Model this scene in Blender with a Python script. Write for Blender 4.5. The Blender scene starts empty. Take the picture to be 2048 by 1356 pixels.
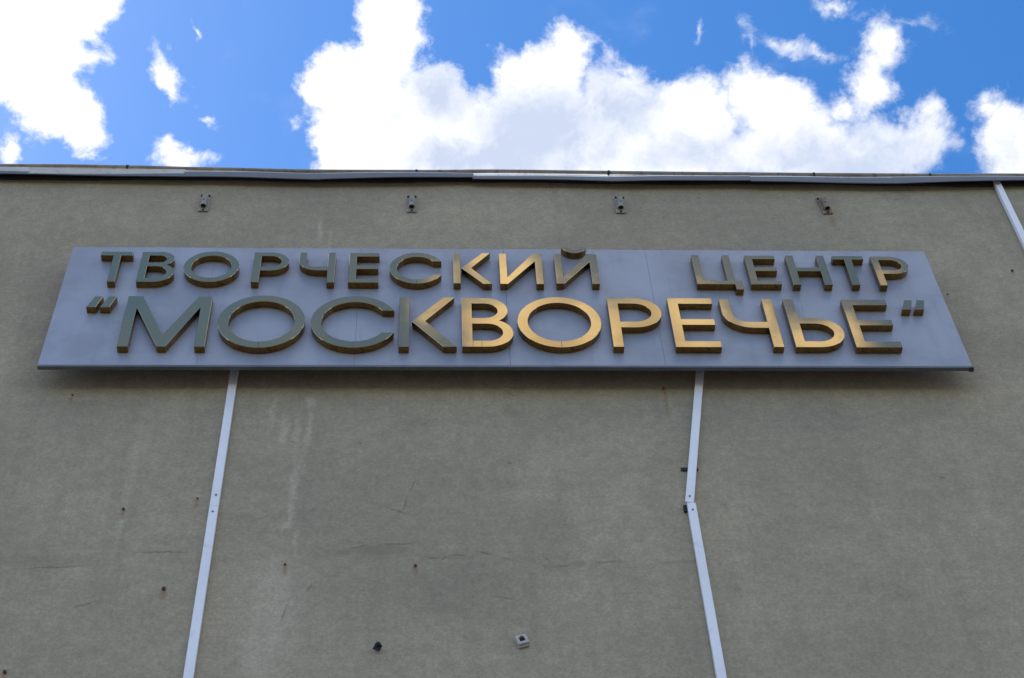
import bpy, math, random
from mathutils import Vector, Matrix
random.seed(7)
scene = bpy.context.scene
COL = scene.collection
R_ = math.radians

# ------------------------------------------------------------------ camera
cam_data = bpy.data.cameras.new('camera')
cam_data.sensor_width = 36.0
cam_data.lens = 3350.0 / 2048.0 * 36.0
cam_data.clip_start = 0.1
cam_data.clip_end = 4000.0
cam = bpy.data.objects.new('camera', cam_data)
COL.objects.link(cam)
rot = Matrix(((0.998714674, -0.002312470, -0.050632521),
              (-0.032268215, -0.799368041, -0.599974580),
              (-0.039086595, 0.600837239, -0.798415212)))
# rows are the world axes seen from the camera, so this already maps camera axes into the world
cam.matrix_world = Matrix.Translation((0.0, -8.0, 1.6)) @ rot.to_4x4()
scene.camera = cam

# ------------------------------------------------------------------ light and sky
SUN_EL, SUN_AZ = 50.0, -72.0          # azimuth measured from +Y (into the wall), negative = to the left
sd = Vector((math.sin(R_(SUN_AZ)) * math.cos(R_(SUN_EL)), math.cos(R_(SUN_AZ)) * math.cos(R_(SUN_EL)), math.sin(R_(SUN_EL))))
sun_data = bpy.data.lights.new('sun', 'SUN')
sun_data.energy = 3.6
sun_data.angle = R_(0.53)
sun_data.color = (1.0, 0.94, 0.85)
sun = bpy.data.objects.new('sun', sun_data)
COL.objects.link(sun)
sun.rotation_euler = sd.to_track_quat('Z', 'Y').to_euler()

scene.view_settings.view_transform = 'Standard'
scene.view_settings.look = 'None'
scene.view_settings.exposure = 0.8
scene.view_settings.gamma = 1.0
scene.view_settings.use_curve_mapping = False
scene.render.engine = 'CYCLES'

VIEW_CLOUDS = [(-2.366, 0.529, 0.385, 0.348, 0, 0.456, 0.0), (-2.245, 0.185, 0.222, 0.261, 0, 0.285, 0.0), (-2.046, 0.085, 0.148, 0.246, 25, 0.19, 0.0), (-1.96, 0.72, 0.178, 0.145, 0, 0.19, 0.0), (-2.455, -0.107, 0.089, 0.116, 0, 0.114, 0.021), (-1.977, -0.074, 0.089, 0.099, 0, 0.114, 0.028), (-2.052, 0.432, 0.178, 0.101, 20, 0.133, 0.014), (-1.52, 0.322, 0.184, 0.055, -62, 0.072, 0.0), (-1.473, 0.192, 0.059, 0.058, 0, 0.076, 0.021), (-1.362, 0.598, 0.03, 0.099, 0, 0.07, 0.063), (-1.426, -0.151, 0.201, 0.087, -10, 0.114, 0.014), (-1.454, -0.07, 0.089, 0.058, 0, 0.076, 0.028), (-1.312, 0.048, 0.077, 0.046, 0, 0.07, 0.035), (-0.775, 0.009, 0.053, 0.064, 0, 0.07, 0.053), (-0.222, 0.611, 0.213, 0.348, 0, 0.274, 0.0), (-0.412, 0.304, 0.311, 0.267, 0, 0.35, 0.0), (-0.458, -0.062, 0.252, 0.319, 0, 0.323, 0.0), (-0.015, 0.118, 0.326, 0.319, 0, 0.418, 0.0), (0.133, -0.116, 0.592, 0.319, 0, 0.418, 0.0), (0.679, 0.271, 0.281, 0.275, 0, 0.361, 0.0), (0.825, 0.477, 0.163, 0.197, 0, 0.209, 0.0), (0.479, 0.43, 0.107, 0.122, 0, 0.137, 0.014), (0.578, -0.053, 0.592, 0.377, 0, 0.494, 0.0), (1.111, 0.187, 0.281, 0.246, 0, 0.323, 0.0), (1.295, -0.047, 0.592, 0.348, 0, 0.456, 0.0), (1.621, 0.148, 0.252, 0.197, 0, 0.258, 0.0), (1.889, 0.239, 0.118, 0.203, 0, 0.152, 0.0), (2.102, 0.152, 0.326, 0.209, -25, 0.274, 0.0), (1.854, 0.43, 0.059, 0.099, 0, 0.076, 0.028), (2.045, 0.567, 0.189, 0.075, -15, 0.099, 0.027), (2.23, -0.099, 0.592, 0.246, 0, 0.323, 0.0), (2.744, -0.065, 0.385, 0.217, 0, 0.285, 0.021), (2.626, 0.29, 0.13, 0.191, -10, 0.167, 0.007), (2.68, 0.468, 0.112, 0.174, -5, 0.144, 0.007), (2.706, 0.6, 0.142, 0.151, 0, 0.182, 0.007), (2.822, 0.719, 0.219, 0.064, -5, 0.084, 0.021), (2.414, 0.781, 0.148, 0.041, -25, 0.07, 0.028), (1.611, 0.603, 0.03, 0.087, 0, 0.07, 0.042), (2.986, -0.019, 0.281, 0.174, 0, 0.228, 0.046), (2.493, 0.185, 0.178, 0.116, 0, 0.152, 0.049), (1.881, 0.562, 0.047, 0.145, 10, 0.07, 0.035), (2.332, 0.523, 0.148, 0.041, -5, 0.07, 0.049), (1.167, 0.422, 0.148, 0.087, -20, 0.114, 0.035), (3.011, 0.13, 0.118, 0.145, 0, 0.152, 0.049), (3.505, -0.014, 0.207, 0.232, 0, 0.266, 0.035), (3.359, 0.193, 0.118, 0.087, 0, 0.114, 0.049), (3.357, 0.244, 0.101, 0.075, 0, 0.099, 0.035), (3.542, -0.149, 0.192, 0.174, 0, 0.228, 0.014)]
FACING_CLOUDS = [(-0.013, -1.071, 0.163, 0.131, 0, 0.171, 0.032), (0.27, -0.784, 0.133, 0.122, 0, 0.16, 0.007), (-0.76, -1.284, 0.178, 0.064, 0, 0.084, 0.056), (0.739, -1.144, 0.577, 0.217, 0, 0.285, 0.0), (1.497, -1.127, 0.414, 0.203, 0, 0.266, 0.0), (2.263, -1.247, 0.385, 0.145, 0, 0.19, 0.0), (0.465, -0.813, 0.252, 0.145, 0, 0.19, 0.0), (0.767, -0.887, 0.074, 0.072, 0, 0.095, 0.014), (0.041, -0.896, 0.101, 0.046, 20, 0.07, 0.014), (2.86, -0.727, 0.101, 0.052, 0, 0.07, 0.014), (2.029, -1.095, 0.118, 0.145, 0, 0.152, 0.014), (-0.133, -0.981, 0.047, 0.052, 0, 0.07, 0.035), (2.414, -1.155, 0.178, 0.087, 0, 0.114, 0.021), (3.037, -1.338, 0.178, 0.174, 0, 0.228, 0.028), (0.092, -0.998, 0.089, 0.035, 20, 0.07, 0.007)]
SHADES = [(0.696, 0.066, 0.414, 0.217, 0, 0.285), (0.073, 0.236, 0.207, 0.145, -40, 0.19), (2.534, -0.142, 0.681, 0.131, 0, 0.171), (1.171, 0.173, 0.178, 0.145, 0, 0.19), (1.565, -0.075, 0.178, 0.075, 0, 0.12), (0.43, -0.143, 0.444, 0.145, 0, 0.19), (1.051, 0.245, 0.148, 0.116, 0, 0.152), (2.775, -0.065, 0.266, 0.116, 0, 0.152)]


world = bpy.data.worlds.new('World')
scene.world = world
world.use_nodes = True
world.cycles.sampling_method = 'MANUAL'
world.cycles.sample_map_resolution = 512
wt = world.node_tree
wt.nodes.clear()


class Net:
    """small helper to write node trees"""
    def __init__(self, tree):
        self.t = tree

    def node(self, kind, ins=None, **props):
        n = self.t.nodes.new(kind)
        for k, v in props.items():
            setattr(n, k, v)
        for k, v in (ins or {}).items():
            self.put(n.inputs[k], v)
        return n

    def put(self, sock, v):
        if isinstance(v, bpy.types.NodeSocket):
            self.t.links.new(v, sock)
        else:
            sock.default_value = v

    def m(self, op, a, b=None, c=None, clamp=False):
        n = self.node('ShaderNodeMath', operation=op, use_clamp=clamp)
        for i, v in enumerate((a, b, c)):
            if v is not None:
                self.put(n.inputs[i], v)
        return n.outputs[0]

    def vm(self, op, a, b=None, out=0):
        n = self.node('ShaderNodeVectorMath', operation=op)
        self.put(n.inputs[0], a)
        if b is not None:
            self.put(n.inputs['Scale'] if op == 'SCALE' else n.inputs[1], b)
        return n.outputs[out]

    def dot(self, a, b):
        return self.vm('DOT_PRODUCT', a, b, out='Value')

    def comb(self, x, y, z=0.0):
        return self.node('ShaderNodeCombineXYZ', {0: x, 1: y, 2: z}).outputs[0]

    def noise(self, vec, scale, detail=4.0, rough=0.55, dist=0.0, color=False):
        n = self.node('ShaderNodeTexNoise', {'Vector': vec, 'Scale': scale, 'Detail': detail, 'Roughness': rough, 'Distortion': dist})
        return n.outputs['Color' if color else 'Fac']

    def ramp(self, v, lo, hi, a=0.0, b=1.0, smooth=True):
        n = self.node('ShaderNodeMapRange', {'Value': v, 'From Min': lo, 'From Max': hi, 'To Min': a, 'To Max': b})
        n.interpolation_type = 'SMOOTHSTEP' if smooth else 'LINEAR'
        return n.outputs[0]

    def mix(self, f, a, b):
        n = self.node('ShaderNodeMix', data_type='RGBA')
        self.put(n.inputs[0], f)
        self.put(n.inputs[6], a)
        self.put(n.inputs[7], b)
        return n.outputs[2]

    def blobs(self, vec, items):
        """largest of a set of soft ellipses (x, y, rx, ry, rot, gain) -> positive inside"""
        best = None
        for k, (x, y, rx, ry, ro, s, *weak) in enumerate(items):
            if k and k % 5 == 0:          # keeps the shader's working set small: later groups wait for earlier ones
                n = self.node('ShaderNodeVectorMath', operation='MULTIPLY_ADD')
                self.put(n.inputs[0], best)
                n.inputs[1].default_value = (1e-7, 1e-7, 0)
                self.put(n.inputs[2], vec)
                vec = n.outputs[0]
            mp = self.node('ShaderNodeMapping', {'Vector': vec, 'Location': (x, y, 0), 'Rotation': (0, 0, R_(ro)), 'Scale': (rx, ry, 1)}, vector_type='TEXTURE')
            ln = self.vm('LENGTH', mp.outputs[0], out='Value')
            f = self.m('MULTIPLY_ADD', ln, -s, s - (weak[0] if weak else 0.0))
            best = f if best is None else self.m('MAXIMUM', best, f)
        return best


W = Net(wt)
SKY_STRENGTH = 0.13
d = W.node('ShaderNodeTexCoord').outputs['Generated']
sky = W.node('ShaderNodeTexSky', sky_type='NISHITA', sun_disc=False, sun_elevation=R_(SUN_EL), sun_rotation=R_(SUN_AZ),
             altitude=150.0, air_density=1.0, dust_density=0.6, ozone_density=2.0)
hs = W.node('ShaderNodeHueSaturation', {'Hue': 0.503, 'Saturation': 1.34, 'Value': 1.15, 'Color': sky.outputs[0]})
blue = W.vm('SCALE', hs.outputs[0], SKY_STRENGTH)


def chart(dirv, n, v):
    dn = W.m('MAXIMUM', W.dot(dirv, n), 0.02)
    return W.comb(W.m('DIVIDE', W.m('MULTIPLY', W.dot(dirv, (1, 0, 0)), 10.0), dn),
                  W.m('DIVIDE', W.m('MULTIPLY', W.dot(dirv, v), 10.0), dn)), dn


def warp(c, off):
    c2 = W.vm('ADD', c, off)
    a = W.vm('SUBTRACT', W.noise(c2, 1.6, 3.0, 0.5, color=True), (0.5, 0.5, 0.5))
    b = W.vm('SUBTRACT', W.noise(c2, 6.0, 6.0, 0.62, color=True), (0.5, 0.5, 0.5))
    w = W.vm('ADD', W.vm('SCALE', a, 0.16), W.vm('SCALE', b, 0.26))
    w = W.vm('MULTIPLY', w, (1, 1, 0))
    return W.vm('ADD', c, w)


S3 = math.sqrt(3) / 2
# clouds over the roof, laid out on a patch of sky centred 60 degrees up beyond the wall
cv, dn1 = chart(d, (0, .5, S3), (0, -S3, .5))
cvw = warp(cv, (3, 1, 0))
f1 = W.blobs(cvw, VIEW_CLOUDS)
wisp = W.m('SUBTRACT', W.noise(cv, 2.4, 9.0, 0.66, 0.4), 0.5)
su_ = W.node('ShaderNodeSeparateXYZ', {0: cv}).outputs[0]
soft = W.ramp(su_, -1.0, 3.0, 0.85, 1.5)          # the clouds fray out towards the right
amp = W.ramp(su_, -1.0, 3.0, 0.34, 0.46)
d1 = W.ramp(W.m('DIVIDE', W.m('MULTIPLY_ADD', wisp, amp, f1), soft), -0.045, 0.085)
veil = W.ramp(W.noise(W.vm('ADD', cv, (9, 2, 4)), 1.3, 6.0, 0.6, 0.4), 0.58, 0.85, 0.0, 0.12)
d1 = W.m('MAXIMUM', d1, veil)
# the cloud bank on the other side of the street, seen only in the polished letters
cf, dn2 = chart(d, (0, -.5, S3), (0, S3, .5))
f2 = W.blobs(warp(cf, (7, 5, 2)), FACING_CLOUDS)
d2 = W.ramp(W.m('MULTIPLY_ADD', W.m('SUBTRACT', W.noise(cf, 2.0, 6.0, 0.6), 0.5), 0.40, f2), -0.03, 0.06)
# everywhere else: fair-weather clouds on a flat layer
dz = W.m('MAXIMUM', W.dot(d, (0, 0, 1)), 0.04)
lay = W.vm('SCALE', d, W.m('DIVIDE', 1.0, dz))
lay = W.vm('MULTIPLY', lay, (1, 1, 0))
gen = W.ramp(W.noise(lay, 1.1, 4.0, 0.58), 0.50, 0.60)


def inside(dirc, dn, ulim, v0, v1):
    su = W.node('ShaderNodeSeparateXYZ', {0: dirc})
    a = W.ramp(W.m('ABSOLUTE', W.m('SUBTRACT', su.outputs[0], 0.5)), ulim, ulim + 1.2, 1.0, 0.0)
    b = W.ramp(W.m('ABSOLUTE', W.m('SUBTRACT', su.outputs[1], (v0 + v1) / 2)), (v1 - v0) / 2, (v1 - v0) / 2 + 0.9, 1.0, 0.0)
    c = W.m('GREATER_THAN', dn, 0.3)
    return W.m('MULTIPLY', W.m('MULTIPLY', a, b), c)


i1 = inside(cv, dn1, 3.2, -0.6, 1.0)
i2 = inside(cf, dn2, 3.0, -1.7, -0.5)
# body shading of the clouds: thick middles are greyer
sh1 = W.ramp(W.m('MULTIPLY_ADD', wisp, 0.55, W.blobs(cvw, SHADES)), -0.26, 0.24)
puff = W.ramp(W.noise(cvw, 3.2, 5.0, 0.6), 0.42, 0.72, 0.0, 0.35)
sh1 = W.m('MINIMUM', W.m('ADD', sh1, puff), 1.0)
WHITE, GREY = (1.12, 1.12, 1.13, 1), (0.37, 0.42, 0.53, 1)
SOFTWHITE = (0.70, 0.70, 0.71, 1)
view_sky = W.mix(d1, blue, W.mix(sh1, SOFTWHITE, GREY))
sh3 = W.ramp(W.noise(cf, 1.9, 4.0, 0.55, 0.5), 0.38, 0.66)
thin = W.mix(W.ramp(W.noise(cf, 0.7, 4.0, 0.6), 0.3, 0.7, 0.14, 0.40), blue, (0.27, 0.32, 0.46, 1))     # haze added to the unseen sky, greying its reflection in the letters
face_sky = W.mix(d2, thin, W.mix(sh3, (1.02, 0.96, 0.80, 1), (0.46, 0.45, 0.42, 1)))
sh2 = W.ramp(W.noise(lay, 2.3, 1.0, 0.55), 0.45, 0.7, 0.0, 0.8)
rest_sky = W.mix(gen, blue, W.mix(sh2, WHITE, GREY))
bgs = [W.node('ShaderNodeBackground', {'Color': c, 'Strength': 1.0}).outputs[0] for c in (rest_sky, view_sky, face_sky)]
m1 = W.node('ShaderNodeMixShader', {0: i1, 1: bgs[0], 2: bgs[1]})
m2 = W.node('ShaderNodeMixShader', {0: i2, 1: m1.outputs[0], 2: bgs[2]})
W.node('ShaderNodeOutputWorld', {'Surface': m2.outputs[0]})

# ------------------------------------------------------------------ helpers
def tag(o, label=None, cat=None, group=None, kind=None):
    if label: o['label'] = label
    if cat: o['category'] = cat
    if group: o['group'] = group
    if kind: o['kind'] = kind
    return o


def link(name, data, parent=None, loc=None):
    o = bpy.data.objects.new(name, data)
    COL.objects.link(o)
    if parent is not None:
        o.parent = parent
    if loc is not None:
        o.location = loc
    return o


def empty(name, loc=(0, 0, 0)):
    return link(name, None, None, loc)


class MB:
    def __init__(self):
        self.v, self.f = [], []

    def add(self, vs, fs, mat=None):
        k = len(self.v)
        for p in vs:
            p = Vector(p)
            self.v.append(tuple(mat @ p if mat else p))
        self.f += [tuple(i + k for i in q) for q in fs]

    def box(self, x0, y0, z0, x1, y1, z1, mat=None, bev=0.0):
        if bev <= 0:
            vs = [(x, y, z) for x in (x0, x1) for y in (y0, y1) for z in (z0, z1)]
            fs = [(0, 1, 3, 2), (4, 6, 7, 5), (0, 4, 5, 1), (2, 3, 7, 6), (0, 2, 6, 4), (1, 5, 7, 3)]
            self.add(vs, fs, mat)
            return
        # chamfered box
        import bmesh
        bm = bmesh.new()
        bmesh.ops.create_cube(bm, size=1.0)
        for v in bm.verts:
            v.co = Vector(((x0 + x1) / 2 + v.co.x * (x1 - x0), (y0 + y1) / 2 + v.co.y * (y1 - y0), (z0 + z1) / 2 + v.co.z * (z1 - z0)))
        bmesh.ops.bevel(bm, geom=bm.edges[:], offset=bev, segments=1, affect='EDGES', profile=0.5)
        bm.verts.index_update()
        self.add([v.co.copy() for v in bm.verts], [tuple(v.index for v in f.verts) for f in bm.faces], mat)
        bm.free()

    def tube(self, a, b, r, n=16, r2=None, hole=None, mat=None):
        a, b = Vector(a), Vector(b)
        r2 = r if r2 is None else r2
        q = (b - a).to_track_quat('Z', 'Y').to_matrix()
        ring = lambda c, rr: [c + q @ Vector((math.cos(2 * math.pi * i / n) * rr, math.sin(2 * math.pi * i / n) * rr, 0)) for i in range(n)]
        if hole is None:
            vs = ring(a, r) + ring(b, r2)
            fs = [(i, (i + 1) % n, n + (i + 1) % n, n + i) for i in range(n)]
            fs += [tuple(range(n))[::-1], tuple(range(n, 2 * n))]
        else:
            vs = ring(a, r) + ring(b, r2) + ring(b, hole) + ring(a, hole)
            fs = []
            for k in range(4):
                k2 = (k + 1) % 4
                fs += [(k * n + i, k * n + (i + 1) % n, k2 * n + (i + 1) % n, k2 * n + i) for i in range(n)]
        self.add(vs, fs, mat)

    def build(self, name, m, parent=None, loc=None, smooth=None):
        me = bpy.data.meshes.new(name)
        me.from_pydata(self.v, [], self.f)
        me.update()
        me.materials.append(m)
        if smooth:
            me.shade_smooth()
            me.set_sharp_from_angle(angle=R_(smooth))
        return link(name, me, parent, loc)


# ------------------------------------------------------------------ materials
def material(name):
    m = bpy.data.materials.new(name)
    m.use_nodes = True
    t = m.node_tree
    b = t.nodes['Principled BSDF']
    N = Net(t)
    return m, N, b


def objco(N):
    return N.node('ShaderNodeTexCoord').outputs['Object']


def bump(N, b, h, strength, dist):
    n = N.node('ShaderNodeBump', {'Strength': strength, 'Distance': dist, 'Height': h})
    N.put(b.inputs['Normal'], n.outputs[0])


def simple(name, col, rough=0.6, metal=0.0, var=0.15, scale=6.0, bumpd=0.0005, dirt=None, dirt_amt=0.0):
    m, N, b = material(name)
    co = objco(N)
    n1 = N.noise(co, scale, 5.0, 0.6)
    c0 = tuple(c * (1 - var) for c in col) + (1,)
    c1 = tuple(min(c * (1 + var), 0.95) for c in col) + (1,)
    c = N.mix(N.ramp(n1, 0.3, 0.7), c0, c1)
    if dirt:
        n2 = N.noise(co, scale * 2.7, 8.0, 0.65, 0.4)
        c = N.mix(N.ramp(n2, 0.62 - dirt_amt, 0.8 - dirt_amt * 0.5), c, dirt + (1,))
    N.put(b.inputs['Base Color'], c)
    N.put(b.inputs['Metallic'], metal)
    N.put(b.inputs['Roughness'], N.ramp(n1, 0.2, 0.8, max(rough - 0.08, 0.02), rough + 0.08))
    bump(N, b, N.noise(co, scale * 20, 3.0), 0.4, bumpd)
    return m


WASHED = [(-0.872, 11.444, 0.056, 0.09), (-0.865, 11.18, 0.028, 0.258), (-0.89, 10.869, 0.028, 0.258), (-0.959, 11.037, 0.036, 0.258), (-0.936, 10.571, 0.032, 0.452), (-0.947, 10.207, 0.032, 0.226), (-0.974, 10.096, 0.056, 0.058), (-1.149, 11.296, 0.032, 0.258), (-1.048, 11.066, 0.048, 0.258), (-0.894, 9.909, 0.024, 0.194), (-1.089, 9.395, 0.08, 0.387), (-1.101, 8.958, 0.1, 0.387), (-0.997, 9.26, 0.24, 0.774), (-0.928, 13.81, 0.032, 0.258), (-0.834, 13.655, 0.02, 0.194)]
SOILED = [(0.991, 14.015, 0.032, 0.052), (2.082, 14.059, 0.028, 0.045), (1.43, 13.971, 0.016, 0.026), (-1.615, 8.921, 0.036, 0.058), (-2.192, 8.926, 0.028, 0.045), (-2.364, 11.408, 0.036, 0.058), (-2.176, 10.871, 0.036, 0.052), (0.999, 10.646, 0.028, 0.058), (1.026, 9.709, 0.036, 0.039), (1.118, 10.122, 0.016, 0.026), (0.125, 9.792, 0.036, 0.045), (-0.315, 9.833, 0.264, 0.09), (0.059, 10.541, 0.144, 0.116), (-0.051, 11.209, 0.24, 0.116), (0.625, 11.355, 0.056, 0.103), (0.658, 11.326, 0.056, 0.077), (0.96, 15.196, 0.036, 0.058), (2.108, 10.297, 0.036, 0.077), (2.077, 9.486, 0.04, 0.065), (4.862, 12.804, 0.08, 0.194), (-2.515, 9.774, 0.36, 0.065), (0.172, 9.476, 0.8, 0.387), (0.881, 9.948, 0.24, 0.387), (-2.858, 10.9, 0.048, 0.052), (-0.719, 9.811, 0.096, 0.077), (-0.954, 10.047, 0.032, 0.032), (1.478, 9.945, 0.04, 0.065)]
CRACKS = [(-2.221, 9.358, 0.115, 0.013, 22.3, 1.0), (-1.786, 9.844, 0.265, 0.013, 1.4, 1.0), (-0.463, 9.892, 0.089, 0.013, 17.2, 1.0), (-0.19, 9.917, 0.215, 0.013, 0.3, 1.0), (0.049, 9.782, 0.065, 0.013, -0.5, 1.0), (0.115, 9.777, 0.041, 0.013, 50.5, 1.0), (0.216, 9.8, 0.086, 0.013, -0.4, 1.0), (0.408, 9.817, 0.102, 0.013, -14.1, 1.0), (0.544, 9.765, 0.06, 0.013, -32.2, 1.0), (-0.147, 10.325, 0.097, 0.013, 75.6, 1.0), (-0.101, 10.508, 0.1, 0.013, 74.7, 1.0), (0.82, 9.754, 0.03, 0.013, -21.8, 1.0), (0.916, 9.691, 0.095, 0.013, 9.3, 1.0), (1.243, 9.735, 0.15, 0.013, 2.7, 1.0), (-0.792, 10.265, 0.042, 0.013, 60.1, 1.0), (-0.204, 10.25, 0.149, 0.013, -24.9, 1.0), (-0.479, 10.96, 0.023, 0.013, 67.7, 1.0), (-0.777, 9.506, 0.056, 0.013, 64.2, 1.0), (0.501, 9.405, 0.129, 0.013, -11.5, 1.0), (-0.925, 9.271, 0.112, 0.013, 80.1, 1.0), (-2.452, 9.704, 0.304, 0.013, 4.5, 1.0), (0.633, 11.55, 0.096, 0.013, -31.4, 1.0)]
RUSTRUNS = [(-2.099, 10.223, 0.022, 0.07, 0, 1.0), (-1.724, 9.45, 0.022, 0.07, 0, 1.0), (-2.613, 8.741, 0.022, 0.07, 0, 1.0), (-0.074, 9.657, 0.022, 0.07, 0, 1.0), (-2.661, 11.486, 0.022, 0.07, 0, 1.0), (1.816, 11.564, 0.022, 0.07, 0, 1.0), (-1.602, 10.333, 0.022, 0.07, 0, 1.0), (-0.948, 9.677, 0.022, 0.07, 0, 1.0), (4.998, 13.194, 0.02, 0.06, 0, 1.0), (1.82, 11.45, 0.02, 0.25, 0, 0.8), (3.6, 14.02, 0.05, 0.12, 0, 0.8), (-1.72, 9.44, 0.035, 0.05, 0, 1)]
DRIPS = [(-0.775, 12.57, 0.01, 0.1, 0, 1.0), (-2.65, 12.2, 0.012, 0.14, 0, 1.0), (-2.55, 12.18, 0.008, 0.12, 0, 1.0), (-1.28, 11.72, 0.03, 0.06, 0, 1.0), (1.033, 11.72, 0.03, 0.07, 0, 1.0), (3.78, 12.15, 0.012, 0.2, 0, 1.0), (3.9, 12.1, 0.012, 0.24, 0, 1.0), (3.7, 11.74, 0.04, 0.05, 0, 1.0), (-0.2, 11.72, 0.012, 0.07, 0, 1.0), (1.46, 11.72, 0.012, 0.07, 0, 1.0), (1.92, 11.72, 0.02, 0.07, 0, 1.0), (0.28, 11.72, 0.02, 0.07, 0, 1.0), (2.71, 11.72, 0.012, 0.08, 0, 1.0), (-2.75, 12.4, 0.03, 0.04, 0, 1.0), (-2.47, 12.17, 0.03, 0.04, 0, 1.0), (-2.0, 12.02, 0.03, 0.03, 0, 1.0), (0.6, 12.55, 0.006, 0.09, 0, 1.0), (1.07, 12.55, 0.006, 0.09, 0, 1.0), (2.85, 11.72, 0.012, 0.06, 0, 1.0), (3.3, 11.95, 0.008, 0.2, 0, 1.0)]



def wall_material():
    m, N, b = material('rendered_wall')
    co = objco(N)
    s = N.node('ShaderNodeSeparateXYZ', {0: co})
    p = N.comb(s.outputs[0], s.outputs[2])
    # irregular edges for every stain
    w1 = N.vm('SUBTRACT', N.noise(p, 9.0, 5.0, 0.6, color=True), (0.5, 0.5, 0.5))
    w2 = N.vm('SUBTRACT', N.noise(p, 45.0, 3.0, 0.6, color=True), (0.5, 0.5, 0.5))
    pw = N.vm('ADD', p, N.vm('ADD', N.vm('SCALE', w1, 0.11), N.vm('SCALE', w2, 0.03)))
    pc = N.vm('ADD', p, N.vm('ADD', N.vm('SCALE', w1, 0.05), N.vm('SCALE', w2, 0.02)))
    big = N.noise(p, 0.55, 5.0, 0.6)
    mid = N.noise(p, 2.6, 6.0, 0.62, 0.3)
    fine = N.noise(p, 38.0, 4.0, 0.7)
    grain = N.noise(p, 160.0, 2.0, 0.6)
    c = N.mix(N.ramp(big, 0.35, 0.65), (0.238, 0.236, 0.208, 1), (0.288, 0.278, 0.240, 1))
    c = N.mix(N.ramp(mid, 0.40, 0.72, 0.0, 0.55), c, (0.215, 0.215, 0.192, 1))
    # rain streaks drawn out downwards
    ps = N.vm('MULTIPLY', p, (5.0, 0.35, 1.0))
    st = N.noise(ps, 1.0, 6.0, 0.6, 0.2)
    c = N.mix(N.ramp(st, 0.50, 0.74, 0.0, 0.40), c, (0.195, 0.195, 0.176, 1))
    c = N.mix(N.ramp(N.noise(N.vm('ADD', ps, (31, 4, 0)), 0.8, 5.0, 0.6), 0.55, 0.78, 0.0, 0.30), c, (0.335, 0.325, 0.285, 1))
    # trowel bands across the wall
    pb = N.vm('MULTIPLY', p, (0.5, 3.4, 1.0))
    bd = N.noise(N.vm('ADD', pb, (5, 8, 0)), 1.0, 6.0, 0.65, 0.5)
    c = N.mix(N.ramp(bd, 0.52, 0.76, 0.0, 0.35), c, (0.200, 0.200, 0.180, 1))
    # washed streaks and repairs
    wf = N.ramp(N.blobs(pw, [(x, z, a, q, 0, 1.0) for (x, z, a, q) in WASHED]), -0.25, 0.8, 0.0, 0.34)
    wf = N.m('MULTIPLY', wf, N.ramp(mid, 0.36, 0.60, 0.45, 1.25))
    c = N.mix(wf, c, (0.40, 0.40, 0.372, 1))
    df = N.ramp(N.blobs(pw, [(x, z, a, q, 0, 1.0) for (x, z, a, q) in SOILED]), -0.15, 0.9, 0.0, 0.26)
    c = N.mix(df, c, (0.150, 0.150, 0.136, 1))
    pf = N.ramp(N.blobs(pc, [(-0.30, 9.865, 0.21, 0.050, 1, 1.0), (-0.56, 9.835, 0.09, 0.03, 15, 1.0), (0.02, 9.80, 0.10, 0.025, -4, 1.0), (0.20, 9.78, 0.16, 0.022, 2, 1.0), (1.03, 9.71, 0.06, 0.04, 0, 1.0), (1.75, 9.735, 0.22, 0.016, 3, 1.0)]), -0.1, 0.3, 0.0, 0.42)
    c = N.mix(N.m('MULTIPLY', pf, N.ramp(fine, 0.25, 0.6)), c, (0.14, 0.137, 0.118, 1))
    cf = N.ramp(N.blobs(pc, CRACKS), 0.05, 0.8, 0.0, 0.50)
    c = N.mix(cf, c, (0.10, 0.098, 0.085, 1))
    rf = N.ramp(N.blobs(pc, RUSTRUNS), -0.1, 0.8, 0.0, 0.5)
    c = N.mix(rf, c, (0.20, 0.115, 0.06, 1))
    # sand grains and tiny pits
    blot = N.noise(p, 11.0, 5.0, 0.7)
    c = N.mix(N.ramp(blot, 0.34, 0.68), N.vm('SCALE', c, 0.93), N.vm('SCALE', c, 1.07))
    c = N.mix(N.ramp(fine, 0.33, 0.70, 0.0, 1.0), N.vm('SCALE', c, 0.88), N.vm('SCALE', c, 1.09))
    c = N.mix(N.ramp(grain, 0.35, 0.65, 0.0, 1.0), N.vm('SCALE', c, 0.84), N.vm('SCALE', c, 1.14))
    pit = N.ramp(N.noise(p, 22.0, 7.0, 0.75), 0.66, 0.76, 0.0, 0.45)
    c = N.mix(pit, c, (0.12, 0.115, 0.10, 1))
    vo = N.node('ShaderNodeTexVoronoi', {'Vector': N.vm('MULTIPLY', pc, (3.2, 5.0, 1.0)), 'Scale': 1.0, 'Randomness': 1.0})
    rs = N.node('ShaderNodeSeparateXYZ', {0: vo.outputs['Color']})
    keep = N.m('GREATER_THAN', rs.outputs[0], 0.55)
    size = N.ramp(rs.outputs[1], 0.0, 1.0, 0.015, 0.085, smooth=False)
    speck = N.m('MULTIPLY', keep, N.ramp(N.m('DIVIDE', vo.outputs['Distance'], size), 0.5, 1.1, 0.5, 0.0))
    c = N.mix(speck, c, (0.085, 0.078, 0.066, 1))
    c = N.vm('MULTIPLY', c, (1.56, 1.29, 1.03))
    N.put(b.inputs['Base Color'], c)
    N.put(b.inputs['Roughness'], 0.93)
    b.inputs['Specular IOR Level'].default_value = 0.25
    h = N.m('ADD', N.m('MULTIPLY', fine, 0.6), N.m('ADD', N.m('MULTIPLY', grain, 0.35), N.m('MULTIPLY', mid, 2.2)))
    h = N.m('SUBTRACT', h, N.m('MULTIPLY', cf, 1.2))
    bump(N, b, h, 0.45, 0.005)
    return m


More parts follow.
